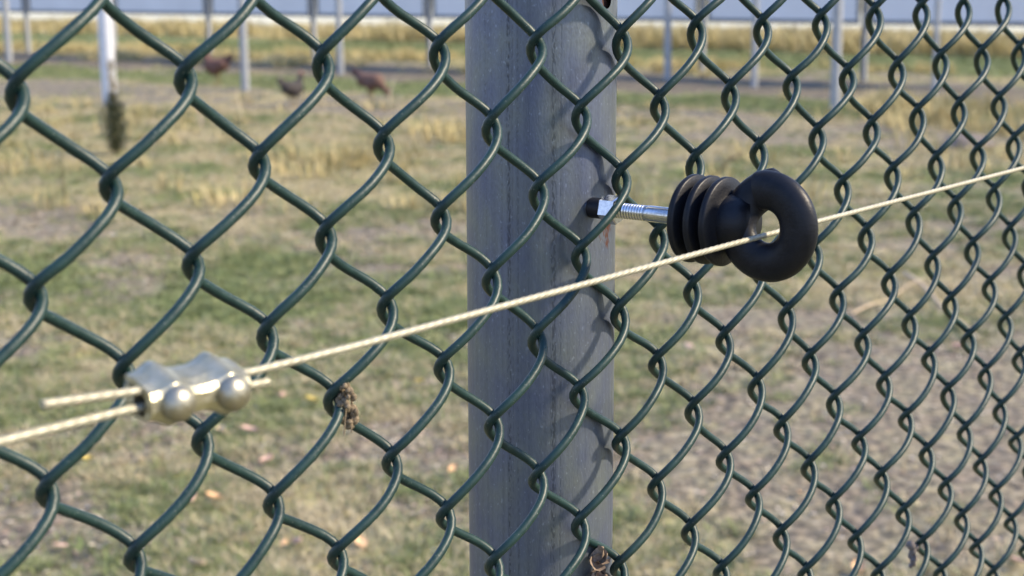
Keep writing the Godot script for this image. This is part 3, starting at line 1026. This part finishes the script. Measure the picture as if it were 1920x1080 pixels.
# ---------------------------------------------------------------- weeds, stalks, sticks
func build_weeds() -> void:
	var o := thing("tall_weed", "tall narrow dark green weed with a dry top before the white post", "weed", Transform3D(Basis.IDENTITY, Vector3(-3.11, ground_height(-3.11, 12.66), -12.66)))
	var st := Shape.new()
	st.tube(PackedVector3Array([Vector3(0, -0.02, 0), Vector3(0.01, 0.25, 0.01), Vector3(0.0, 0.5, 0), Vector3(0.02, 0.70, 0)]), PackedFloat32Array([0.009, 0.008, 0.006, 0.003]), 8, Color(0.25, 0.2, 0.1))
	put("stem", st.mesh(), M.painted, o)
	var fo := Shape.new()
	for k in 1700:
		var y := rng.randf_range(0.02, 0.5) * rng.randf_range(0.75, 1.0)
		var a := rng.randf() * TAU
		var wide := (0.105 * pow(sin(PI * clampf(pow(y / 0.5, 0.8), 0.0, 1.0)), 0.8) + 0.014) * (1.0 + 0.6 * mid.get_noise_3d(cos(a) * 2.0, y * 14.0, sin(a) * 2.0))
		var q := pow(rng.randf(), 0.8) * wide
		var p := Vector3(cos(a) * q, y, sin(a) * q)
		var dir := Vector3(cos(a), rng.randf_range(0.2, 1.2), sin(a)).normalized() * rng.randf_range(0.02, 0.045)
		var side := dir.cross(Vector3.UP).normalized() * 0.0085
		var col := Color(0.045, 0.058, 0.028).lerp(Color(0.11, 0.125, 0.06), rng.randf())
		var i := fo.point(p, Vector2.ZERO, col); fo.point(p + dir * 0.5 + side, Vector2.ZERO, col); fo.point(p + dir, Vector2.ZERO, col); fo.point(p + dir * 0.5 - side, Vector2.ZERO, col)
		fo.quad(i, i + 1, i + 2, i + 3)
	put("leaves", fo.mesh(), M.leafy, o)
	var dr := Shape.new()
	for k in 200:
		var y := rng.randf_range(0.42, 0.72)
		var a := rng.randf() * TAU
		var p := Vector3(cos(a) * 0.012, y, sin(a) * 0.012)
		var dir := Vector3(cos(a) * 0.6, 1.0, sin(a) * 0.6) * rng.randf_range(0.02, 0.06)
		var side := dir.cross(Vector3.UP).normalized() * 0.004
		var col := Color(0.30, 0.23, 0.12).lerp(Color(0.16, 0.13, 0.06), rng.randf())
		var i := dr.point(p, Vector2.ZERO, col); dr.point(p + dir * 0.5 + side, Vector2.ZERO, col); dr.point(p + dir, Vector2.ZERO, col); dr.point(p + dir * 0.5 - side, Vector2.ZERO, col)
		dr.quad(i, i + 1, i + 2, i + 3)
	put("dry_top", dr.mesh(), M.leafy, o)
	# thin single stalks: [x, distance, height, lean, radius, colour, name, label, category]
	for q in [
		[-2.88, 10.27, 0.34, Vector3(0.0, 0, 0), 0.010, Color(0.16, 0.14, 0.07), "thin_weed", "thin dark weed standing near the left edge", "weed"],
		[-1.22, 16.3, 0.36, Vector3(0.07, 0, 0), 0.012, Color(0.62, 0.52, 0.34), "dry_stalk", "pale bent dry stalk right of the pecking hen", "stalk"],
		[-2.55, 15.3, 0.34, Vector3(-0.03, 0, 0), 0.010, Color(0.62, 0.52, 0.34), "dry_stalk", "pale dry stalk left of the dark hen", "stalk"],
		[-2.86, 14.9, 0.30, Vector3(-0.05, 0, 0), 0.014, Color(0.55, 0.42, 0.30), "dry_stalk", "pinkish dry stalk below the slim grey post", "stalk"],
		[-1.43, 8.2, 0.17, Vector3(-0.04, 0, 0), 0.006, Color(0.45, 0.38, 0.22), "dry_stalk", "short dry stalk bent over in the green grass", "stalk"],
		[1.35, 10.63, 0.24, Vector3(0.21, 0, 0), 0.009, Color(0.15, 0.085, 0.05), "twig", "dark brown twig leaning right behind the insulator", "twig"]]:
		var sh := Shape.new()
		var p := PackedVector3Array()
		var r := PackedFloat32Array()
		for k in 9:
			var t := k / 8.0
			p.append(Vector3(0, -0.03, 0) + Vector3(0, q[2] * t, 0) + q[3] * t * t + Vector3(0.006 * sin(t * 7.0), 0, 0.004 * cos(t * 6.0)))
			r.append(q[4] * (1.0 - 0.6 * t))
		sh.tube(p, r, 8, q[5])
		for k in 4:
			var t := 0.35 + 0.16 * k
			var at: Vector3 = p[int(t * 8.0)]
			var a := rng.randf() * TAU
			sh.tube(PackedVector3Array([at, at + Vector3(cos(a) * 0.03, 0.025, sin(a) * 0.03), at + Vector3(cos(a) * 0.05, 0.02, sin(a) * 0.05)]), PackedFloat32Array([q[4] * 0.5, q[4] * 0.4, 0.001]), 5, q[5])
		var o2 := put(q[6], sh.mesh(), M.painted, self, Transform3D(Basis.IDENTITY, Vector3(q[0], ground_height(q[0], q[1]), -q[1])))
		tag(o2, q[7], q[8])
	# a long dry stem lying on the earth, and the crossing thinner one
	for q in [[Vector3(1.84, 0.02, -7.4), Vector3(1.82, 0.02, -6.07), 0.011, "long straw coloured stem lying on the earth at right"], [Vector3(1.42, 0.02, -6.55), Vector3(1.86, 0.03, -7.15), 0.006, "thin dry stem lying across the long straw coloured one"]]:
		var sh := Shape.new()
		var p := PackedVector3Array()
		var r := PackedFloat32Array()
		for k in 13:
			var t := k / 12.0
			var at: Vector3 = q[0].lerp(q[1], t) - q[0]
			p.append(at + Vector3(0.012 * sin(t * 5.0), 0.008 * sin(t * 9.0), 0))
			r.append(q[2] * (1.0 - 0.5 * t))
		sh.tube(p, r, 8, Color(0.46, 0.36, 0.23))
		var o3 := put("dry_stick", sh.mesh(), M.painted, self, Transform3D(Basis.IDENTITY, q[0]))
		tag(o3, q[3], "stem")
	var s := Shape.new()
	for k in 10:
		for j in 16:
			var t := PI * 0.5 * k / 9.0
			var a := TAU * j / 16
			var rr := 1.0 + 0.25 * mid.get_noise_3d(cos(a) * 3.0, t * 2.0, sin(a) * 3.0)
			s.point(Vector3(cos(a) * cos(t) * 0.21 * rr, sin(t) * 0.12 * rr - 0.02, sin(a) * cos(t) * 0.16 * rr))
	for k in 9:
		for j in 16:
			var a := k * 16 + j
			var b := k * 16 + (j + 1) % 16
			s.quad(a, b, b + 16, a + 16)
	var o4 := put("earth_mound", s.mesh(), M.stone, self, Transform3D(Basis.IDENTITY, Vector3(3.55, 0.0, -12.5)))
	tag(o4, "small dark mound of earth behind the mesh at right", "mound")


func _ready() -> void:
	rng.seed = 20240
	big = noise(1, 0.22, 3)
	mid = noise(2, 0.9, 3)
	fine = noise(3, 4.5, 3)

	var camera := Camera3D.new()
	camera.name = "camera"
	camera.fov = 20.408
	camera.near = 0.01
	camera.far = 4000.0
	camera.position = Vector3(0, EYE, 0)
	camera.basis = Basis(Vector3.RIGHT, -0.2035) * Basis(Vector3.BACK, -0.0127)
	var lens := CameraAttributesPhysical.new()
	lens.frustum_focal_length = 67.0
	lens.exposure_aperture = 20.0
	lens.frustum_focus_distance = 0.69
	camera.attributes = lens
	add_child(camera)
	camera.current = true

	var sky := ProceduralSkyMaterial.new()
	sky.sky_top_color = Color(0.37, 0.50, 0.74)
	sky.sky_horizon_color = Color(0.79, 0.83, 0.87)
	sky.sky_curve = 0.18
	sky.ground_bottom_color = Color(0.30, 0.27, 0.22)
	sky.ground_horizon_color = Color(0.50, 0.50, 0.48)
	sky.energy_multiplier = 1.45
	var env := Environment.new()
	env.background_mode = Environment.BG_SKY
	env.sky = Sky.new()
	env.sky.sky_material = sky
	env.tonemap_mode = Environment.TONE_MAPPER_LINEAR
	env.tonemap_exposure = 1.9
	env.sdfgi_enabled = true
	env.ssao_enabled = true
	env.ssil_enabled = true
	var we := WorldEnvironment.new()
	we.name = "world_environment"
	we.environment = env
	add_child(we)

	var sun := DirectionalLight3D.new()
	sun.name = "sun"
	sun.light_color = Color(1.0, 0.93, 0.82)
	sun.light_energy = 1.4
	sun.light_angular_distance = 4.0
	sun.shadow_enabled = true
	var az := deg_to_rad(93.0)
	var el := deg_to_rad(40.0)
	var to_sun := Vector3(sin(az) * cos(el), sin(el), -cos(az) * cos(el))
	add_child(sun)
	sun.look_at_from_position(to_sun * 20.0, Vector3.ZERO, Vector3.UP)

	make_materials()
	lay_ground()
	build_fence()
	build_post()
	build_modules()
	build_posts()
	build_insulator()
	build_cables()
	build_clamp()
	build_hens()
	build_weeds()
	build_scraps()
	drop_leaves()
	sow()
